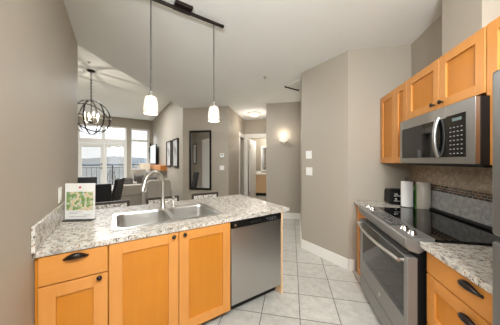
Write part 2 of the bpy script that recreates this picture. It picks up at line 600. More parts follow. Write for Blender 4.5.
# ------------------------------------------------------------------ french doors and windows
def french_door(name, x0, x1, handle_x):
    mb = MB()
    z0, z1 = .02, 2.20
    gx0, gx1, gz0, gz1 = x0 + .075, x1 - .075, .30, 2.06
    mb.box(x0, gx0, -.03, .03, z0, z1).box(gx1, x1, -.03, .03, z0, z1).box(gx0, gx1, -.03, .03, z0, gz0).box(gx0, gx1, -.03, .03, gz1, z1)
    o = mb.build(name, 'door_white', None, .004, I(0, FY + .05), AI)
    o['kind'] = 'structure'
    MB().box(gx0, gx1, -.004, .004, gz0, gz1).build('glass_pane', 'glass', o)
    sl = MB()
    z = gz1 - .02
    while z > 1.30:
        sl.box(gx0 + .01, gx1 - .01, .012, .016, z - .008, z + .008)
        z -= .034
    for q in (.25, .75):
        xx = gx0 + (gx1 - gx0) * q
        sl.box(xx - .003, xx + .003, .012, .016, 1.3, gz1)
    sl.box(gx0 + .005, gx1 - .005, .006, .026, gz1 - .03, gz1)
    sl.build('blind', 'white', o)
    if handle_x:
        MB().lathe([(.03, 0), (.03, .01), (.012, .014), (.012, .05), (.028, .06), (.028, .08), (0, .085)], (handle_x, -.03, 1.10), 12, 0, True, Matrix.Rotation(PI / 2, 3, 'X')).build('door_handle', 'iron', o)
        MB().lathe([(.03, 0), (.03, .02), (0, .022)], (handle_x, -.03, 1.28), 12, 0, True, Matrix.Rotation(PI / 2, 3, 'X')).build('deadbolt', 'iron', o)
    return o


french_door('door_3', -1.25, -.455, -.495)
french_door('door_4', -.375, .425, None)
struct('trim_8', MB().box(-1.29, -1.255, -.04, .14, 0, 2.99).box(.43, .47, -.04, .14, 0, 2.99).box(-.45, -.38, -.045, .10, 0, 2.99)
       .box(-1.255, .43, -.04, .14, 2.215, 2.40).box(-1.29, .47, -.04, .14, 2.95, 2.99), 'white', 0, .003).location = I(0, FY)
bpy.data.objects['trim_8'].rotation_euler.z = AI


def window(name, x0, x1, z0, z1, fw_=.035):
    mb = MB().box(x0, x0 + fw_, -.02, .06, z0, z1).box(x1 - fw_, x1, -.02, .06, z0, z1).box(x0, x1, -.02, .06, z0, z0 + fw_).box(x0, x1, -.02, .06, z1 - fw_, z1)
    o = mb.build(name, 'white', None, .003, I(0, FY + .03), AI)
    o['kind'] = 'structure'
    MB().box(x0 + fw_, x1 - fw_, .018, .024, z0 + fw_, z1 - fw_).build('glass_pane', 'glass', o)
    return o


window('window_1', -1.255, -.45, 2.40, 2.95, .02)
window('window_2', -.38, .43, 2.40, 2.95, .02)
window('window_3', .645, 1.36, 2.42, 2.93)
w4 = window('window_4', .645, 1.36, .86, 2.38)
MB().box(.99, 1.01, 0, .03, .9, 2.34).build('window_bar', 'white', w4)
MB().box(.68, 1.33, 0, .03, 1.88, 1.895).build('window_bar', 'white', w4)
struct('trim_9', MB().box(.64, 1.44, -.03, .09, 2.38, 2.42).box(1.36, 1.44, -.03, .09, .86, 2.96).box(.64, 1.44, -.03, .09, 2.93, 2.965).box(.62, 1.44, -.06, .09, .82, .86), 'white', 0, .003).location = I(0, FY)
bpy.data.objects['trim_9'].rotation_euler.z = AI

# outdoors: balcony, railing, land, mountains
struct('balcony_floor', MB().box(-3.2, 3.0, 11.36, 13.4, -.2, -.02), 'concrete', AI)
rl = thing('balcony_railing', 'dark metal balcony railing seen through the glass doors', 'railing', I(-.1, 13.3, -.02), AI)
MB().box(-3, 3, -.03, .03, 1.20, 1.25).build('top_rail', 'iron', rl)
MB().box(-3, 3, -.015, .015, 1.08, 1.10).build('middle_rail', 'iron', rl)
MB().box(-3, 3, -.015, .015, .12, .15).build('bottom_rail', 'iron', rl)
for i in range(5):
    MB().box(-3 + i * 1.5 - .025, -3 + i * 1.5 + .025, -.025, .025, 0, 1.20).build('post', 'iron', rl)
bb = MB()
for i in range(30):
    x = -2.9 + i * .2
    bb.box(x - .006, x + .006, -.006, .006, .14, 1.09)
bb.build('balusters', 'iron', rl)
hb = MB()
pts = []
for i in range(41):
    x = -1500 + i * 75
    pts.append((x, 900, 9 + 5 * math.sin(i * .7) + 4 * math.sin(i * 1.9 + 1) + random.uniform(0, 3)))
vs = [(x, y, -60) for x, y, z in pts] + [(x, y + 60, z) for x, y, z in pts] + [(x, y + 400, -60) for x, y, z in pts]
n = len(pts)
fs = [(i, i + 1, n + i + 1, n + i) for i in range(n - 1)] + [(n + i, n + i + 1, 2 * n + i + 1, 2 * n + i) for i in range(n - 1)]
hb.add(vs, fs, 0, True)
struct('mountain_range', hb, 'hill', AI)
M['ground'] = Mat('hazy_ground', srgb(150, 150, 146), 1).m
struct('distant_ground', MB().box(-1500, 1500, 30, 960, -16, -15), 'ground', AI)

# ------------------------------------------------------------------ cabinet pieces (local: x right, y into the cabinet, z up)
def shaker(x0, x1, z0, z1, stile=.06, th=.02, y=0.0):
    mb = MB()
    mb.box(x0, x0 + stile, y - th, y, z0, z1).box(x1 - stile, x1, y - th, y, z0, z1)
    mb.box(x0 + stile, x1 - stile, y - th, y, z0, z0 + stile).box(x0 + stile, x1 - stile, y - th, y, z1 - stile, z1)
    mb.box(x0 + stile, x1 - stile, y - th + .011, y, z0 + stile, z1 - stile, 1)
    return mb


def slab_front(x0, x1, z0, z1, th=.02, y=0.0):
    return MB().box(x0, x1, y - th, y, z0, z1)


def cup_pull(parent, x, z, y=-.02, wdt=.118):
    pts, rs = [], []
    for i in range(17):
        t_ = i / 16
        s_ = math.sin(PI * t_)
        pts.append((x + wdt * (t_ - .5), y - .003 - .024 * s_ ** .7, z + .018 * s_))
        rs.append(.004 + .015 * s_)
    mb = MB().tube(pts, rs, 10)
    for sg in (-1, 1):
        mb.lathe([(.008, 0), (.007, .006), (0, .007)], (x + sg * wdt * .46, y + .001, z), 10, 0, True, Matrix.Rotation(PI / 2, 3, 'X'))
    return mb.build('handle', 'iron', parent)


def knob(parent, x, z, y=-.02, mat='iron', r=.0155):
    mb = MB().lathe([(.008, 0), (.006, .004), (.006, .014), (r * .8, .017), (r, .022), (r * .85, .029), (0, .032)], (x, y + .001, z), 16, 0, True, Matrix.Rotation(PI / 2, 3, 'X'))
    return mb.build('knob', mat, parent)


# ------------------------------------------------------------------ peninsula
YF = 1.66     # carcass face; fronts stand 2 cm proud
c = thing('base_cabinet', 'narrow honey maple base cabinet beside the left wall, drawer over door', 'cabinet', I(-.383, YF), AI)
MB().box(0, .346, 0, .72, .10, .878).box(0, .346, .07, .72, 0, .10).build('body', 'maple', c)
dr = slab_front(.018, .344, .705, .872).build('drawer', 'maple_x', c, .002)
cup_pull(dr, .185, .836)
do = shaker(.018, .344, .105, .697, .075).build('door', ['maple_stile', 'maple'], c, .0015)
knob(do, .300, .680)

c = thing('base_cabinet', 'wide honey maple sink cabinet with two doors under the steel sink', 'cabinet', I(-.035, YF), AI)
MB().box(0, .910, 0, .02, .10, .878).box(0, .02, .02, .72, .10, .878).box(.896, .91, .02, .72, .10, .878).box(.02, .89, .02, .72, .10, .12).box(.02, .89, .71, .72, .12, .878).box(0, .91, .07, .09, 0, .10).build('body', 'maple', c)
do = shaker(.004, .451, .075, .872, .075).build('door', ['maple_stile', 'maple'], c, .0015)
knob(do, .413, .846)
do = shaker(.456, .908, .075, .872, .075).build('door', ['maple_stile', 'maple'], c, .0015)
knob(do, .496, .848)
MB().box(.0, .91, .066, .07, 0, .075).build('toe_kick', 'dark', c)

dw = thing('dishwasher', 'stainless steel dishwasher with black control strip under the counter', 'dishwasher', I(.880, YF), AI)
MB().box(0, .603, .012, .57, .10, .872).build('body', 'black', dw)
MB().box(.004, .599, -.022, .012, .108, .808).build('door', 'steel_dw', dw, .004)
cp = MB().box(.004, .599, -.030, .012, .812, .872).build('control_panel', 'black', dw, .004)
MB().prism_x([(-.031, .828), (-.052, .833), (-.052, .838), (-.031, .852)], .19, .33).build('latch_handle', 'black_gloss', cp, .001)
for i in range(4):
    MB().box(.40 + i * .033, .415 + i * .033, -.032, -.03, .846, .850).build('button', 'grey_mark', cp)
for i in range(5):
    MB().box(.42 + i * .026, .432 + i * .026, -.032, -.03, .829, .833).build('button', 'grey_mark', cp)
lg = MB().lathe([(.0115, 0), (.0115, .002), (0, .002)], (.040, -.0295, .840), 20, 0, False, Matrix.Rotation(PI / 2, 3, 'X'))
lg.build('badge', 'nickel', cp)
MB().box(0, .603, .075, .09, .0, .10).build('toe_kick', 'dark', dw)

ep = MB().box(0, .024, -.02, .722, 0, .879).build('end_panel', 'maple_pale', None, .001, I(1.486, YF), AI)
tag(ep, 'light maple end panel closing the peninsula beside the dishwasher', 'panel')
bk = MB().box(-.382, 1.51, 0, .03, 0, .879).build('back_panel', 'maple', None, 0, I(0, YF + .723), AI)
tag(bk, 'maple back panel of the peninsula facing the counter stools', 'panel')

ct = MB()
HX0, HX1, HY0, HY1 = .0, .865, 1.805, 2.335
ct.box(-.383, 1.598, 1.630, HY0, .88, .915).box(-.383, 1.598, HY1, 2.69, .88, .915).box(-.383, HX0, HY0, HY1, .88, .915).box(HX1, 1.598, HY0, HY1, .88, .915)
ct = ct.build('countertop', 'granite', None, 0, (0, 0, 0), AI)
tag(ct, 'long speckled grey granite countertop of the sink peninsula', 'countertop')


def rrect(x0, x1, y0, y1, r, n=5):
    out = []
    for cx_, cy_, a0 in ((x1 - r, y1 - r, 0), (x0 + r, y1 - r, PI / 2), (x0 + r, y0 + r, PI), (x1 - r, y0 + r, 1.5 * PI)):
        for i in range(n + 1):
            a = a0 + PI / 2 * i / n
            out.append((cx_ + r * math.cos(a), cy_ + r * math.sin(a)))
    return out


sk = thing('kitchen_sink', 'double bowl stainless steel sink set into the granite peninsula', 'sink', I(0, 0, 0), AI)
bm = bmesh.new()
Zr = .921
outer = rrect(-.02, .885, 1.787, 2.362, .04)
bowls = [rrect(.012, .425, 1.825, 2.300, .075), rrect(.462, .858, 1.825, 2.300, .075)]
loops = []
for lp in [outer] + bowls:
    vv_ = [bm.verts.new((x, y, Zr)) for x, y in lp]
    loops.append(vv_)
    for i in range(len(vv_)): bm.edges.new((vv_[i], vv_[(i + 1) % len(vv_)]))
bmesh.ops.triangle_fill(bm, edges=bm.edges[:], use_beauty=True, use_dissolve=False)
# outer lip down to the counter
lo_ = [bm.verts.new((v_.co.x * 1.0, v_.co.y, .9155)) for v_ in loops[0]]
for i in range(len(lo_)):
    j = (i + 1) % len(lo_)
    bm.faces.new((loops[0][i], loops[0][j], lo_[j], lo_[i]))
me = bpy.data.meshes.new('rim'); bmesh.ops.recalc_face_normals(bm, faces=bm.faces); bm.to_mesh(me); bm.free()
me.materials.append(M['steel_sink'])
rim = bpy.data.objects.new('rim', me); COL.objects.link(rim); rim.parent = sk
for (x0, x1) in ((.012, .425), (.462, .858)):
    mb = MB()
    rings = [(0, Zr), (.003, Zr - .006), (.005, .90), (.007, .84), (.010, .77), (.016, .748), (.030, .734), (.07, .7275)]
    vs, fs = [], []
    nn = 0
    for ins, z in rings:
        lp = rrect(x0 + ins, x1 - ins, 1.825 + ins, 2.300 - ins, max(.075 - ins * .5, .03), 5)
        nn = len(lp)
        vs += [(x, y, z) for x, y in lp]
    for j in range(len(rings) - 1):
        for i in range(nn):
            k = (i + 1) % nn
            fs.append((j * nn + i, j * nn + k, (j + 1) * nn + k, (j + 1) * nn + i))
    fs.append(tuple(range((len(rings) - 1) * nn, len(rings) * nn)))
    mb.add(vs, fs, 0, True)
    bo = mb.build('bowl', 'steel_sink', sk)
    MB().lathe([(.045, .7265), (.045, .7285), (.030, .7285), (.026, .7268)], ((x0 + x1) / 2, 2.06, 0), 20).build('drain', 'nickel', bo)

fa = thing('kitchen_faucet', 'tall brushed nickel gooseneck faucet behind the sink', 'faucet', I(.442, 2.405, .915), AI)
dx, dy = -.755, -.656
pts = [(0, 0, z) for z in (.02, .08, .14, .20, .26)]
for i in range(1, 17):
    a = PI * i / 16 * .93
    rr = .135
    s_ = rr - rr * math.cos(a)
    pts.append((dx * s_, dy * s_, .26 + rr * math.sin(a)))
MB().tube(pts, .019, 14).build('spout', 'nickel', fa)
e = Vector(pts[-1]); dirv = (Vector(pts[-1]) - Vector(pts[-2])).normalized()
MB().tube([e - dirv * .01, e + dirv * .03, e + dirv * .075], [.020, .024, .021], 14).build('spray_head', 'nickel', fa)
MB().lathe([(.032, 0), (.032, .008), (.024, .018), (.024, .075), (.022, .085), (.019, .09)], (0, 0, 0), 20).build('base', 'nickel', fa)
MB().tube([(.018, -.004, .055), (.05, -.012, .062), (.095, -.02, .085)], [.008, .007, .006], 8).build('lever', 'nickel', fa)
so = thing('soap_dispenser', 'small brushed nickel soap dispenser right of the faucet', 'soap dispenser', I(.555, 2.42, .915), AI)
MB().lathe([(.022, 0), (.022, .006), (.011, .012), (.010, .06), (.007, .065), (.007, .095), (.012, .098), (.012, .108), (0, .11)], (0, 0, 0), 14).build('pump', 'nickel', so)
MB().tube([(0, 0, .10), (.0, -.05, .102), (.0, -.085, .092)], [.006, .006, .005], 8).build('nozzle', 'nickel', so)

# sign holder with a site map
sg = thing('sign_holder', 'white acrylic sign holder with a green site map on the granite corner', 'sign', (-1.478, 1.775, .9155), rad(4))
lean = Matrix.Rotation(rad(-1), 4, 'X')
def leaned(): return MB(lean)
leaned().box(-.122, .122, -.002, .004, .008, .318).build('card', 'card', sg)
leaned().box(-.110, .110, -.004, -.002, .085, .245).build('map_print', 'map', sg)
mk = leaned().lathe([(.011, 0), (.011, .002), (0, .002)], (0, -.002, .283), 5, 0, False, Matrix.Rotation(PI / 2, 3, 'X')); mk.build('emblem', 'red', sg)
tx = leaned()
for i, (a, b_) in enumerate(((-.085, .02), (-.085, -.02), (.03, .09), (-.085, .06))):
    tx.box(a, b_, -.0035, -.002, .068 - i * .013, .071 - i * .013)
tx.build('small_print', 'grey_mark', sg)
MB().box(-.118, .118, -.045, .03, 0, .006).build('foot', 'black', sg, .002)

# ------------------------------------------------------------------ light switches and controls
def switch(label, loc, rz, w_=.075, h_=.118, group=None, toggles=1):
    t_ = thing('light_switch', label, 'light switch', loc, rz, group)
    MB().box(-w_ / 2, w_ / 2, -.007, 0, -h_ / 2, h_ / 2).build('plate', 'plate', t_, .003)
    for i in range(toggles):
        x = (i - (toggles - 1) / 2) * .046
        MB().box(x - .016, x + .016, -.012, -.007, -.033, .033).build('rocker', 'plate', t_, .002)
    return t_


AV = AI + PI / 2
switch('upper of two white switch plates on the closet wall', I(2.555, 2.175, 1.523), AI - PI / 2, .115, .125)
switch('lower white switch plate on the closet wall, below another', I(2.555, 2.168, 1.262), AI - PI / 2, .125, .125, None, 2)
switch('white switch plate on the left wall behind the sign holder', I(-.3845, 2.30, 1.145), AI + PI / 2, .10, .125)
th = thing('thermostat', 'small white thermostat on the wall right of the tall mirror', 'thermostat', R(-1.80, 5.153, 1.57), AR)
MB().box(-.052, .052, -.025, 0, -.055, .055).build('case', 'plate', th, .005)
MB().box(-.03, .03, -.027, -.025, .0, .035).build('display', 'grey_mark', th)
switch('white double switch plate below the thermostat beside the mirror', R(-1.805, 5.154, 1.24), AR, .125, .118, None, 2)

# ------------------------------------------------------------------ tall wall mirror, pictures
mr = thing('wall_mirror_framed', 'tall narrow black framed mirror on the wall left of the hall', 'mirror', R(-2.415, 5.152, .645), AR)
mr.name = 'framed_mirror'
MB().box(-.315, -.27, -.035, 0, 0, 1.60).box(.27, .315, -.035, 0, 0, 1.60).box(-.27, .27, -.035, 0, 0, .05).box(-.27, .27, -.035, 0, 1.55, 1.60).build('frame', 'black', mr, .004)
MB().box(-.27, .27, -.015, -.001, .05, 1.55).build('mirror_glass', 'mirror', mr)
art = Mat('pale_grey_art', srgb(170, 165, 158), .3)
art.color(art.ramp(art.noise(art.coord((1, 1, .4)), 7, 4), [(.35, srgb(96, 90, 84)), (.5, srgb(180, 176, 170)), (.65, srgb(206, 202, 196))]))
M['art'] = art.m
for (y0, y1, lab) in ((7.05, 7.72, 'dark framed artwork on the living room wall, the one nearer the window'), (6.16, 6.80, 'dark framed artwork on the living room wall, the one nearer the tall mirror')):
    p = thing('framed_picture', lab, 'picture', I(1.568, y1, 1.24), AI - PI / 2, 'framed pictures on the living room wall')
    W_ = y1 - y0
    MB().box(0, .03, -.045, 0, 0, .86).box(W_ - .03, W_, -.045, 0, 0, .86).box(.03, W_ - .03, -.045, 0, 0, .03).box(.03, W_ - .03, -.045, 0, .83, .86).build('frame', 'black', p)
    MB().box(.03, W_ - .03, -.02, -.002, .03, .83).build('print', 'art', p)

# ------------------------------------------------------------------ range wall run
def run(x, y, z=0.0): return R(x, y, z)


# far narrow cabinet and its end panel
c = thing('base_cabinet', 'narrow maple base cabinet in the far corner beyond the range', 'cabinet', run(.83, 2.868), ARUN)
MB().box(.0, .40, 0, .60, .0, .878).build('body', 'maple', c)
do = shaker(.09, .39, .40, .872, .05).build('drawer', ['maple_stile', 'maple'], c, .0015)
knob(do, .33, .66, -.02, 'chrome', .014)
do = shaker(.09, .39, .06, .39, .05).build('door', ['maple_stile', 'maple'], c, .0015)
knob(do, .33, .20, -.02, 'chrome', .014)
ctf = MB().box(.0, .412, -.038, .603, 0, .035).build('countertop', 'granite', None, .003, run(.83, 2.868, .88), ARUN)
tag(ctf, 'short granite countertop with toaster in the far corner beyond the range', 'countertop')
# near drawers
c = thing('base_cabinet', 'maple drawer cabinet right of the range with cup pulls', 'cabinet', run(.85, 1.482), ARUN)
MB().box(0, .55, 0, .58, .10, .878).box(0, .55, .07, .58, 0, .10).build('body', 'maple', c)
dr = slab_front(.006, .546, .735, .872).build('drawer', 'maple_x', c, .002); cup_pull(dr, .335, .826)
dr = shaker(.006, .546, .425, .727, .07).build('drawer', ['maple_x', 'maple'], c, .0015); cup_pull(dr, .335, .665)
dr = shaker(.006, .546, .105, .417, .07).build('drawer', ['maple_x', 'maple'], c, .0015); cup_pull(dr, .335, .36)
ctn = MB().box(.0, .564, -.048, .584, 0, .035).build('countertop', 'granite', None, .003, run(.85, 1.497, .88), ARUN)
tag(ctn, 'small granite countertop between the range and the refrigerator', 'countertop')

# range
RW = .945
rg = thing('kitchen_range', 'stainless steel slide-in range with black glass cooktop and oven door', 'range', run(.80, 2.447), ARUN)
MB().box(.004, RW - .004, 0, .61, .09, .905).build('body', 'black', rg)
MB().box(.02, RW - .02, .03, .60, 0, .09).build('base', 'black', rg)
ckt = MB().box(0.0, RW, .085, .632, .905, .929).build('cooktop', 'black_gloss', rg, .003)
MB().box(.02, RW - .02, .585, .628, .929, .950).build('vent_trim', 'black', ckt, .008)
cp = MB().prism_x([(-.075, .880), (-.075, .922), (-.068, .930), (.092, .934), (.092, .885), (.0, .83), (-.055, .845)], 0, RW).build('control_panel', 'steel_side', rg, .0015)
MB().box(.27, .67, -.045, .075, .9315, .9345).build('touch_pad', 'pad', cp)
for i in range(9):
    for j in range(3):
        if (i * 3 + j) % 4 != 3:
            MB().box(.30 + i * .039, .318 + i * .039, -.025 + j * .035, -.018 + j * .035, .9345, .9352).build('button', 'grey_mark', cp)
for x in (.07, .165, .765, .865):
    MB().lathe([(.030, 0), (.030, .006), (.024, .008), (.022, .020), (.018, .025), (0, .026)], (x, .005, .932), 18).build('knob', 'chrome', cp)
# oven door
OD = -.065
od = MB()
od.box(.004, .085, OD, -.002, .215, .80).box(RW - .045, RW - .004, OD, -.002, .215, .80).box(.085, RW - .045, OD, -.002, .215, .38).box(.085, RW - .045, OD, -.002, .79, .80)
od = od.build('oven_door', 'steel_side', rg, .004)
MB().box(.085, RW - .045, OD + .004, -.004, .38, .79).build('oven_window', 'oven_glass', od)
MB().lathe([(.017, 0), (.017, .003), (0, .003)], (.52, OD, .29), 20, 0, False, Matrix.Rotation(PI / 2, 3, 'X')).build('badge', 'nickel', od)
hp = []
for i in range(21):
    t_ = i / 20
    hp.append((.04 + (RW - .08) * t_, OD - .03 - .040 * math.sin(PI * t_), .765 + .0 * t_))
hd = MB().tube(hp, .0125, 10)
for x in (.05, RW - .05):
    hd.tube([(x, OD + .002, .765), (x, OD - .034, .765)], .011, 8)
hd.build('handle', 'nickel', od)
MB().box(.006, RW - .006, OD + .005, -.002, .055, .203).build('storage_drawer', 'steel_side', rg, .004)

# things on the far counter
tw = thing('paper_towel_holder', 'white paper towel roll on a black stand on the far counter', 'paper towel roll', run(1.250, 2.560, .9155), AR)
MB().lathe([(.060, 0), (.060, .008), (.05, .012), (0, .012)], (0, 0, 0), 24).build('base', 'black', tw)
MB().lathe([(.055, .012), (.055, .285), (.018, .285)], (0, 0, 0), 28).build('paper_roll', 'paper', tw)
MB().tube([(0, 0, .28), (0, 0, .305)] + [(.014 * math.sin(a), 0, .319 - .014 * math.cos(a)) for a in [PI * 2 * i / 12 for i in range(13)]], .003, 6).build('finial', 'black', tw)
cn = thing('canister', 'cream canister roll with green edge beside the paper towels', 'canister', run(1.384, 2.516, .9155), AR)
MB().lathe([(.062, 0), (.064, .004), (.064, .278), (.058, .285), (0, .285)], (0, 0, 0), 28).build('body', 'ceramic', cn)
MB().box(-.070, -.060, .0, .03, .0, .25).build('side_handle', 'green', cn, .008)
to = thing('toaster', 'black and chrome toaster on the far counter left of the paper towels', 'toaster', run(1.262, 2.752, .9155), AR + rad(-3))
MB().prism_x([(-.085, .012), (-.09, .03), (-.088, .14), (-.07, .175), (.07, .175), (.088, .14), (.09, .03), (.085, .012)], -.13, .13).build('body', 'black', to, .012, seg=3)
MB().box(-.10, .10, -.045, -.02, .172, .177).box(-.10, .10, .02, .045, .172, .177).build('slots', 'dark', to)
MB().box(-.09, .05, -.096, -.088, .04, .052).box(-.09, .05, -.096, -.088, .10, .112).build('chrome_trim', 'chrome', to)
for x in (-.07, .06):
    MB().box(x - .018, x + .018, -.108, -.088, .12, .135).build('lever', 'chrome', to, .003)
    MB().lathe([(.014, 0), (.012, .014), (0, .015)], (x, -.09, .07), 14, 0, True, Matrix.Rotation(PI / 2, 3, 'X')).build('dial', 'chrome', to)
MB().box(-.11, .11, -.08, .08, 0, .014).build('base', 'black', to)

# upper cabinets
XU = 1.118
def upper(label, y_far, wd, z0, z1, doors, knobs):
    c_ = thing('wall_cabinet', label, 'cabinet', run(XU, y_far, z0), ARUN)
    MB().box(0, wd, 0, 1.448 - XU, 0, z1 - z0).build('body', 'maple', c_)
    for (a, b_), k in zip(doors, knobs):
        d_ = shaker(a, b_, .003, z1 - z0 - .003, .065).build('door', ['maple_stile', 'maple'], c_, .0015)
        if k: knob(d_, k[0], k[1])
    return c_


upper('tall maple wall cabinet with two doors above the toaster', 2.866, .618, 1.402, 2.213, ((.012, .375), (.380, .614)), (None, None))
upper('low maple wall cabinet with two knobbed doors above the microwave', 2.246, .818, 1.822, 2.213, ((.004, .436), (.441, .814)), ((.383, .045), (.475, .045)))
upper('maple wall cabinet right of the microwave beside the refrigerator', 1.426, .46, 1.402, 2.213, ((.004, .456),), (None,))

# microwave
MWW = .828
mw = thing('microwave_oven', 'stainless steel over-the-range microwave with black window and keypad', 'microwave', run(1.053, 2.228, 1.402), ARUN)
MB().box(0, MWW, .0, .393, .0, .398).build('body', 'black', mw, .003)
dfr = MB()
WX0, WX1 = .045, .452
dfr.box(0, WX0, -.025, 0, .008, .398).box(WX0, .60, -.025, 0, .318, .398).box(WX0, .60, -.025, 0, .008, .052).box(WX1 + .0, .60, -.022, 0, .052, .318)
dfr = dfr.build('door', 'steel', mw, .002)
MB().box(WX0, .60, -.0265, -.003, .052, .318).build('window', 'black_gloss', dfr)
MB().box(WX0 + .03, .38, -.0275, -.0265, .085, .285).build('window_screen', 'oven_glass', dfr)
cpn = MB().box(.60, MWW, -.025, 0, .008, .398).build('control_panel', 'steel', mw, .002)
MB().box(.604, .765, -.027, -.022, .052, .325).build('keypad', 'black_gloss', cpn)
MB().box(.66, .735, -.028, -.027, .283, .303).build('display', 'led', cpn)
for i in range(4):
    for j in range(7):
        MB().box(.640 + i * .030, .652 + i * .030, -.0282, -.027, .072 + j * .028, .078 + j * .028).build('key', 'grey_mark', cpn)
hp = [(.535, -.026 - .026 * math.sin(PI * (i / 16)) ** .6, .058 + .272 * i / 16) for i in range(17)]
MB().tube(hp, .015, 10).build('handle', 'steel', mw)
MB().box(.02, MWW - .02, .03, .36, -.012, .0).build('underside_grille', 'black', mw)

# refrigerator: far side at the near counter
rf = thing('refrigerator', 'stainless steel refrigerator at the right edge beyond the near counter', 'refrigerator', run(.79, .926), ARUN)
MB().box(0, .82, 0, .65, .02, 1.80).build('body', 'fridge_side', rf, .004)
def fd(z0, z1, name):
    prof = []
    mb = MB()
    ys = []
    for i in range(13):
        x = .82 * i / 12
        ys.append((x, -.062 - .03 * math.sin(PI * i / 12)))
    poly = [(x, y) for x, y in ys] + [(.82, -.003), (0, -.003)]
    mb.prism(poly, z0, z1)
    return mb.build(name, 'fridge', rf, .012, seg=3)
u_ = fd(1.155, 1.76, 'upper_door')
l_ = fd(.06, 1.135, 'lower_door')

# ------------------------------------------------------------------ ceiling and wall lights
trk = thing('track_light_bar', 'dark bronze track bar on the kitchen ceiling holding two pendants', 'track light', I(.53, 1.935, K), AI)
MB().box(-.42, .42, -.013, .013, -.052, -.028).build('bar', 'iron', trk, .004)
MB().box(-.08, .08, -.055, .055, -.028, 0).build('canopy', 'iron', trk, .004)
def pendant(x, y, label):
    p = thing('pendant_light', label, 'pendant light', I(x, y, K - .052), AI, 'opal glass pendants over the peninsula')
    zb, zt = 1.832 - (K - .052), 1.980 - (K - .052)
    MB().tube([(0, 0, 0), (0, 0, zt + .03)], .006, 8).build('rod', 'rod', p)
    MB().lathe([(.010, zt + .045), (.012, zt + .03), (.026, zt + .012), (.030, zt - .004)], (0, 0, 0), 18).build('cap', 'nickel', p)
    MB().lathe([(.030, zt), (.042, zt - .004), (.048, zt - .02), (.054, zt - .06), (.058, zt - .11), (.056, zb), (.051, zb), (.053, zt - .11), (.045, zt - .03), (.030, zt - .01)], (0, 0, 0), 24).build('shade', 'glow', p)
    point('pendant_bulb', I(x, y, 1.80), 1.3, .05)
    return p
pendant(.258, 1.931, 'left opal glass pendant lamp hanging over the peninsula near the faucet')
pendant(.842, 1.940, 'right opal glass pendant lamp hanging over the peninsula before the mirror wall')

sp_ = thing('fire_sprinkler', 'small fire sprinkler head on the kitchen ceiling toward the hall', 'sprinkler', I(2.155, 2.789, K), 0)
MB().lathe([(.03, 0), (.03, -.004), (.012, -.008), (.008, -.03), (.016, -.034), (0, -.036)], (0, 0, 0), 14).build('head', 'nickel', sp_)
sp_ = thing('fire_sprinkler', 'small fire sprinkler head on the dining ceiling beside the chandelier', 'sprinkler', I(-.436, 5.25, D), 0)
MB().lathe([(.03, 0), (.03, -.004), (.012, -.008), (.008, -.03), (.016, -.034), (0, -.036)], (0, 0, 0), 14).build('head', 'nickel', sp_)

hl = thing('flush_ceiling_light', 'round frosted glass ceiling light glowing in the hall', 'ceiling light', R(-1.11, 6.07, K), AR)
MB().lathe([(.20, 0), (.20, -.02), (.17, -.03)], (0, 0, 0), 28).build('rim', 'white', hl)
MB().lathe([(.185, -.02), (.165, -.055), (.11, -.09), (.04, -.108), (0, -.11)], (0, 0, 0), 28).build('shade', 'glow_hot', hl)
point('hall_bulb', R(-1.11, 6.07, K - .42), 7, .1, (1, .93, .83))
point('bathroom_bulb', R(-.9, 8.1, 2.4), 22, .12, (1, .95, .88))

sc_ = thing('wall_sconce', 'frosted glass bowl sconce glowing on the wall beyond the passage', 'wall lamp', R(-.19, 5.128, 1.93), AR)
sc_.scale = (.8, .8, .8)
MB().box(-.04, .04, -.02, 0, -.09, .05).build('backplate', 'nickel', sc_, .004)
bowl_p = [(.0, -.075), (.06, -.065), (.11, -.035), (.135, .01), (.14, .035), (.13, .035), (.10, -.02), (.05, -.05), (0, -.06)]
MB().lathe(bowl_p, (0, -.13, 0), 24, 0, True, None, (1, .8)).build('shade', 'glow_hot', sc_)
MB().tube([(-.25, -.13, .045), (-.155, -.13, .03)], .007, 8).build('arm', 'nickel', sc_)
MB().tube([(.155, -.13, .03), (.26, -.13, .055)], .007, 8).build('arm', 'nickel', sc_)
MB().tube([(0, -.02, -.05), (0, -.13, -.092), (0, -.13, -.11)], .008, 8).build('bracket', 'nickel', sc_)
point('sconce_bulb', R(-.19, 5.0, 2.08), 1.5, .05)

# orb chandelier over the dining table
ch = thing('orb_chandelier', 'dark iron orb chandelier with candle bulbs over the dining table', 'chandelier', I(-.436, 5.727, D), AI)
MB().lathe([(.075, 0), (.075, -.02), (.02, -.035), (0, -.036)], (0, 0, 0), 20).build('canopy', 'orb', ch)
chn = MB()
zc = -1.04
z = -.035
i = 0
while z > zc + .42:
    a = PI / 2 * (i % 2)
    pts = [(math.cos(a) * .013 * math.cos(t_), math.sin(a) * .013 * math.cos(t_), z - .022 + .022 * math.sin(t_)) for t_ in [2 * PI * k / 10 for k in range(10)]]
    chn.tube(pts, .006, 6, 0, True)
    z -= .036; i += 1
chn.build('chain', 'orb', ch)
def ring(rr, rot, mat='orb', wd_=.014):
    mb = MB()
    vs, fs = [], []
    N = 48
    for k in range(N):
        a = 2 * PI * k / N
        for r_, z_ in ((rr, -wd_), (rr, wd_), (rr - .006, wd_), (rr - .006, -wd_)):
            p = rot @ Vector((r_ * math.cos(a), r_ * math.sin(a), z_))
            vs.append((p.x, p.y, p.z + zc))
    for k in range(N):
        j = (k + 1) % N
        for q in range(4):
            q2 = (q + 1) % 4
            fs.append((k * 4 + q, j * 4 + q, j * 4 + q2, k * 4 + q2))
    mb.add(vs, fs)
    return mb.build('ring', mat, ch)
for az, tl in ((20, 90), (75, 90), (130, 90), (155, 80)):
    ring(.38, Matrix.Rotation(rad(az), 3, 'Z') @ Matrix.Rotation(rad(tl), 3, 'X'))
ring(.37, Matrix.Rotation(rad(10), 3, 'X'), 'nickel')
ring(.365, Matrix.Rotation(rad(30), 3, 'Z') @ Matrix.Rotation(rad(62), 3, 'X'))
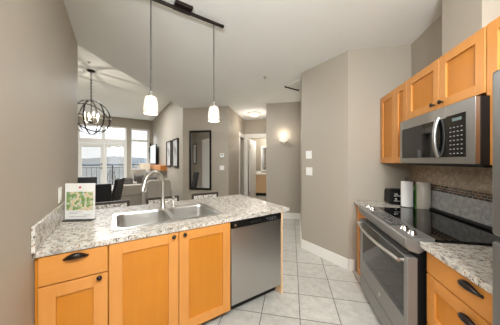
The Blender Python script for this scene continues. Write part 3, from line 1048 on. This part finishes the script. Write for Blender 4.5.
MB().tube([(0, 0, zc + .40), (0, 0, zc - .12)], .008, 8).lathe([(.0, -.14), (.04, -.12), (.05, -.09), (.01, -.07)], (0, 0, zc), 14).build('stem', 'orb', ch)
for i in range(4):
    a = PI / 2 * i + .4
    cxx, cyy = .13 * math.cos(a), .13 * math.sin(a)
    arm = MB().tube([(0, 0, zc - .1), (cxx * .6, cyy * .6, zc - .13), (cxx, cyy, zc - .08)], .006, 6).cyl((cxx, cyy), .011, zc - .08, zc + .02, 10).build('candle_arm', 'nickel', ch)
    MB().lathe([(.008, .02), (.022, .05), (.018, .085), (0, .12)], (cxx, cyy, zc), 12).build('bulb', 'bulb', arm)
point('chandelier_bulbs', I(-.436, 5.727, D - 1.02), 16, .03, (1, .9, .76))

# ------------------------------------------------------------------ counter stools
def stool():
    t_ = thing('counter_stool', 'x', 'stool', (0, 0, 0), AI, 'counter stools behind the peninsula')
    bk_ = MB()
    bk_.box(-.215, -.185, -.015, .015, .60, .925).box(.185, .215, -.015, .015, .60, .925).box(-.185, .185, -.015, .015, .895, .925).box(-.185, .185, -.012, .012, .66, .69)
    bk_.build('back_frame', 'darkwood', t_, .003)
    MB().box(-.185, .185, -.008, .008, .69, .895).build('back_panel', 'weave', t_)
    MB().box(-.21, .21, -.42, .0, .60, .66).build('seat', 'weave', t_, .02, seg=3)
    for x in (-.19, .19):
        for y in (-.40, -.01):
            MB().prism([(x - .017, y - .017), (x + .017, y - .017), (x + .017, y + .017), (x - .017, y + .017)], 0, .60).build('leg', 'darkwood', t_)
    MB().box(-.19, .19, -.41, -.39, .18, .20).box(-.19, .19, -.02, 0, .18, .20).build('stretcher', 'darkwood', t_)
    return t_
s0 = stool()
for i, (x, lab) in enumerate(((-.055, 'counter stool with woven back and dark wood frame, nearest the sign holder'),
                              (.565, 'counter stool with woven back and dark wood frame, behind the faucet'),
                              (1.185, 'counter stool with woven back and dark wood frame, nearest the tall mirror'))):
    o = s0 if i == 0 else copy_tree(s0)
    o.location = I(x, 3.06)
    o['label'] = lab

# ------------------------------------------------------------------ dining set
dt = thing('dining_table', 'dark wood dining table beneath the orb chandelier', 'table', I(-.76, 5.88), AI)
MB().box(-.45, .35, -.45, .45, .71, .75).build('tabletop', 'darkwood', dt, .006)
for x in (-.39, .29):
    for y in (-.39, .39):
        MB().box(x - .035, x + .035, y - .035, y + .035, 0, .71).build('leg', 'darkwood', dt)
def dining_chair():
    t_ = thing('dining_chair', 'x', 'chair', (0, 0, 0), 0, 'black leather dining chairs')
    MB().prism_x([(-.22, .42), (-.22, .48), (.20, .50), (.20, .42)], -.225, .225).build('seat', 'leather', t_, .02, seg=3)
    MB().prism_x([(-.25, .44), (-.18, .44), (-.30, 1.00), (-.36, 1.00)], -.22, .22).build('backrest', 'leather', t_, .015, seg=3)
    for x in (-.19, .19):
        for y in (-.20, .17):
            MB().box(x - .02, x + .02, y - .02, y + .02, 0, .43).build('leg', 'darkwood', t_)
    return t_
c0 = dining_chair()
for i, (x, y, a, lab) in enumerate(((-.27, 5.02, 0, 'black leather dining chair with its back to the peninsula, right of the sign'),
                                    (-.62, 6.58, 180, 'black leather dining chair at the far side of the table, before the glass doors'),
                                    (-.19, 6.0, 68, 'black leather dining chair seen from the side, beside the grey sofa'))):
    o = c0 if i == 0 else copy_tree(c0)
    o.location = I(x, y)
    o.rotation_euler.z = AI + rad(a)
    o['label'] = lab

# ------------------------------------------------------------------ living room
def cushion(mb, x0, x1, y0, y1, z0, z1): return mb.box(x0, x1, y0, y1, z0, z1)
sf = thing('sofa', 'grey fabric sofa with its back to the kitchen', 'sofa', I(.62, 6.75), AI)
MB().box(-.62, .62, .0, .88, .08, .42).build('base', 'fabric', sf, .02)
MB().box(-.62, .62, 0, .20, .42, .74).build('backrest', 'fabric', sf, .04, seg=3)
for s_ in (-1, 1):
    MB().box(s_ * .62 - .09, s_ * .62 + .09, .0, .9, .08, .62).build('arm', 'fabric', sf, .04, seg=3)
    MB().box(s_ * .27 - .25, s_ * .27 + .25, .22, .86, .42, .55).build('seat_cushion', 'fabric', sf, .04, seg=3)
MB().obox(Vector((-.38, .30, .74)), .42, .14, .38, Matrix.Rotation(rad(-16), 3, 'X')).build('pillow', 'fabric_dark', sf, .05, seg=3)
MB().obox(Vector((.30, .32, .74)), .42, .14, .38, Matrix.Rotation(rad(-18), 3, 'X')).build('pillow', 'fabric_dark', sf, .05, seg=3)
for x in (-.6, .6):
    for y in (.08, .8):
        MB().box(x - .025, x + .025, y - .025, y + .025, 0, .08).build('leg', 'darkwood', sf)

ac = thing('armchair', 'grey high-backed armchair beside the sofa, near the living room wall', 'armchair', I(.98, 5.82), AI)
ac.scale.x = .82
MB().box(-.36, .36, 0, .72, .08, .43).build('base', 'fabric', ac, .02)
pr_ = [(-.36, .43)] + [(-.36 + .12 * (1 - math.cos(a)), .80 + .12 * math.sin(a)) for a in [PI / 2 * i / 6 for i in range(7)]] + [(.36 - .12 * (1 - math.cos(a)), .80 + .12 * math.sin(a)) for a in [PI / 2 * (6 - i) / 6 for i in range(7)]] + [(.36, .43)]
vs = [(x, 0, z) for x, z in pr_] + [(x, .17, z) for x, z in pr_]
n = len(pr_)
MB().add(vs, [tuple(range(n)), tuple(range(n, 2 * n))[::-1]] + [(i, (i + 1) % n, n + (i + 1) % n, n + i) for i in range(n)]).build('backrest', 'fabric', ac, .03, seg=3)
for s_ in (-1, 1):
    MB().box(s_ * .34 - .07, s_ * .34 + .07, .05, .74, .08, .64).build('arm', 'fabric', ac, .04, seg=3)
MB().box(-.27, .27, .18, .70, .43, .54).build('seat_cushion', 'fabric', ac, .04, seg=3)
for x in (-.3, .3):
    for y in (.06, .66):
        MB().box(x - .025, x + .025, y - .025, y + .025, 0, .08).build('leg', 'darkwood', ac)

a2 = thing('armchair', 'light grey wing chair by the tall window beyond the sofa', 'armchair', I(.72, 9.0), AI + PI + rad(12))
a2.scale.x = .62
MB().box(-.38, .38, 0, .72, .12, .44).build('base', 'fabric', a2, .02)
MB().box(-.38, .38, 0, .16, .44, 1.12).build('backrest', 'fabric', a2, .05, seg=3)
for s_ in (-1, 1):
    MB().box(s_ * .37 - .06, s_ * .37 + .06, .04, .72, .12, .68).build('arm', 'fabric', a2, .04, seg=3)
    MB().box(s_ * .34 - .03, s_ * .34 + .03, .08, .34, .68, 1.02).build('wing', 'fabric', a2, .02, seg=3)
MB().obox(Vector((0, .26, .68)), .46, .14, .44, Matrix.Rotation(rad(-14), 3, 'X')).build('pillow', 'fabric_dark', a2, .05, seg=3)
for x in (-.3, .3):
    for y in (.06, .66):
        MB().box(x - .025, x + .025, y - .025, y + .025, 0, .12).build('leg', 'darkwood', a2)

st = thing('side_table', 'small dark side table holding the lamp near the living room window', 'table', I(1.10, 9.95), AI)
MB().box(-.20, .20, -.20, .20, .56, .60).build('tabletop', 'darkwood', st, .004)
for x in (-.17, .17):
    for y in (-.17, .17):
        MB().box(x - .02, x + .02, y - .02, y + .02, 0, .56).build('leg', 'darkwood', st)
lp = thing('table_lamp', 'table lamp with dark base and cream square shade by the window', 'lamp', I(1.10, 9.95, .60), AI)
MB().lathe([(.09, 0), (.09, .015), (.05, .04), (.08, .14), (.10, .24), (.06, .33), (.015, .38), (.012, .48)], (0, 0, 0), 20).build('base', 'orb', lp)
MB().prism([(-.19, -.19), (.17, -.19), (.17, .19), (-.19, .19)], .42, .72).build('lamp_shade', 'shade_fab', lp, .01)

mt = MB().box(1.34, 1.568, 7.76, 10.9, 1.07, 1.265).build('mantel_shelf', 'cherry', None, .006, (0, 0, 0), AI)
tag(mt, 'thick cherry wood wall shelf under the television', 'shelf')
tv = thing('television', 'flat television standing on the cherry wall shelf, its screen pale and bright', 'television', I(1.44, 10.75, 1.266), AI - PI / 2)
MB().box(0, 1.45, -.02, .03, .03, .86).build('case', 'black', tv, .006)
MB().box(.02, 1.43, -.0215, -.02, .05, .84).build('screen', emis('tv_screen_reflection', srgb(205, 212, 216), .45), tv)  # glow stands in for the windows reflected in the screen
MB().box(.45, 1.0, -.08, .09, 0, .02).box(.68, .77, -.01, .02, .02, .06).build('stand', 'black', tv)

wl = thing('wall_lantern', 'dark iron wall lantern between the tall window and the corner', 'wall lamp', I(1.47, 11.20, 1.50), AI)
MB().box(-.035, .035, -.02, .018, 0, .80).build('backplate', 'orb', wl, .004)
MB().box(-.06, .06, -.14, -.02, .34, .56).build('lantern_body', 'orb', wl, .01)
MB().lathe([(.07, .56), (.02, .64), (0, .66)], (0, -.08, 0), 8).build('roof', 'orb', wl)

# patio chair outside
pc = thing('patio_chair', 'dark metal patio chair outside on the balcony', 'chair', I(-.05, 12.4, -.02), AI + rad(30))
MB().cyl((0, 0), .22, .43, .455, 20).build('seat', 'iron', pc)
pts = [(.2 * math.cos(a), .19, .45 + .5 * math.sin(a)) for a in [PI * i / 14 for i in range(15)]]
bkk = MB().tube(pts, .012, 6)
for x in (-.1, 0, .1): bkk.tube([(x, .19, .45), (x, .19, .9 - abs(x) * .6)], .006, 6)
bkk.build('backrest', 'iron', pc)
for x in (-.15, .15):
    for y in (-.15, .16): MB().tube([(x, y, 0), (x * .9, y * .9, .43)], .011, 6).build('leg', 'iron', pc)

# ------------------------------------------------------------------ bathroom beyond the hall
vn = thing('bathroom_vanity', 'pale wood bathroom vanity with white top at the end of the hall', 'cabinet', R(-1.50, 8.20), AR)
MB().box(0, 1.1, 0, .53, .12, .86).build('body', 'maple_pale', vn)
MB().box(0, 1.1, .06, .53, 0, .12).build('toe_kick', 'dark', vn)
MB().box(-.02, 1.12, -.025, .548, .86, .90).build('counter', 'white', vn, .004)
for i in range(2): shaker(.01 + .55 * i, .54 + .55 * i, .13, .85, .06).build('door', ['maple_pale', 'maple_pale'], vn, .0015)
MB().tube([(.75, .42, .90), (.75, .42, 1.03), (.75, .36, 1.06), (.75, .30, 1.03)], .012, 8).build('tap', 'chrome', vn)
bmr = thing('vanity_mirror', 'white framed mirror above the bathroom vanity', 'mirror', R(-1.30, 8.748, .98), AR)
MB().box(0, .06, -.03, 0, 0, 1.08).box(.84, .90, -.03, 0, 0, 1.08).box(.06, .84, -.03, 0, 1.02, 1.08).box(.06, .84, -.03, 0, 0, .06).build('frame', 'white', bmr)
MB().box(.06, .84, -.012, -.001, .06, 1.02).build('mirror_glass', 'mirror', bmr)
tl = thing('folded_towel', 'white folded towel on the bathroom vanity', 'towel', R(-1.36, 8.42, .901), AR)
MB().box(-.11, .11, -.09, .09, 0, .045).box(-.10, .10, -.085, .085, .047, .09).build('cloth', 'paper', tl, .02, seg=3)
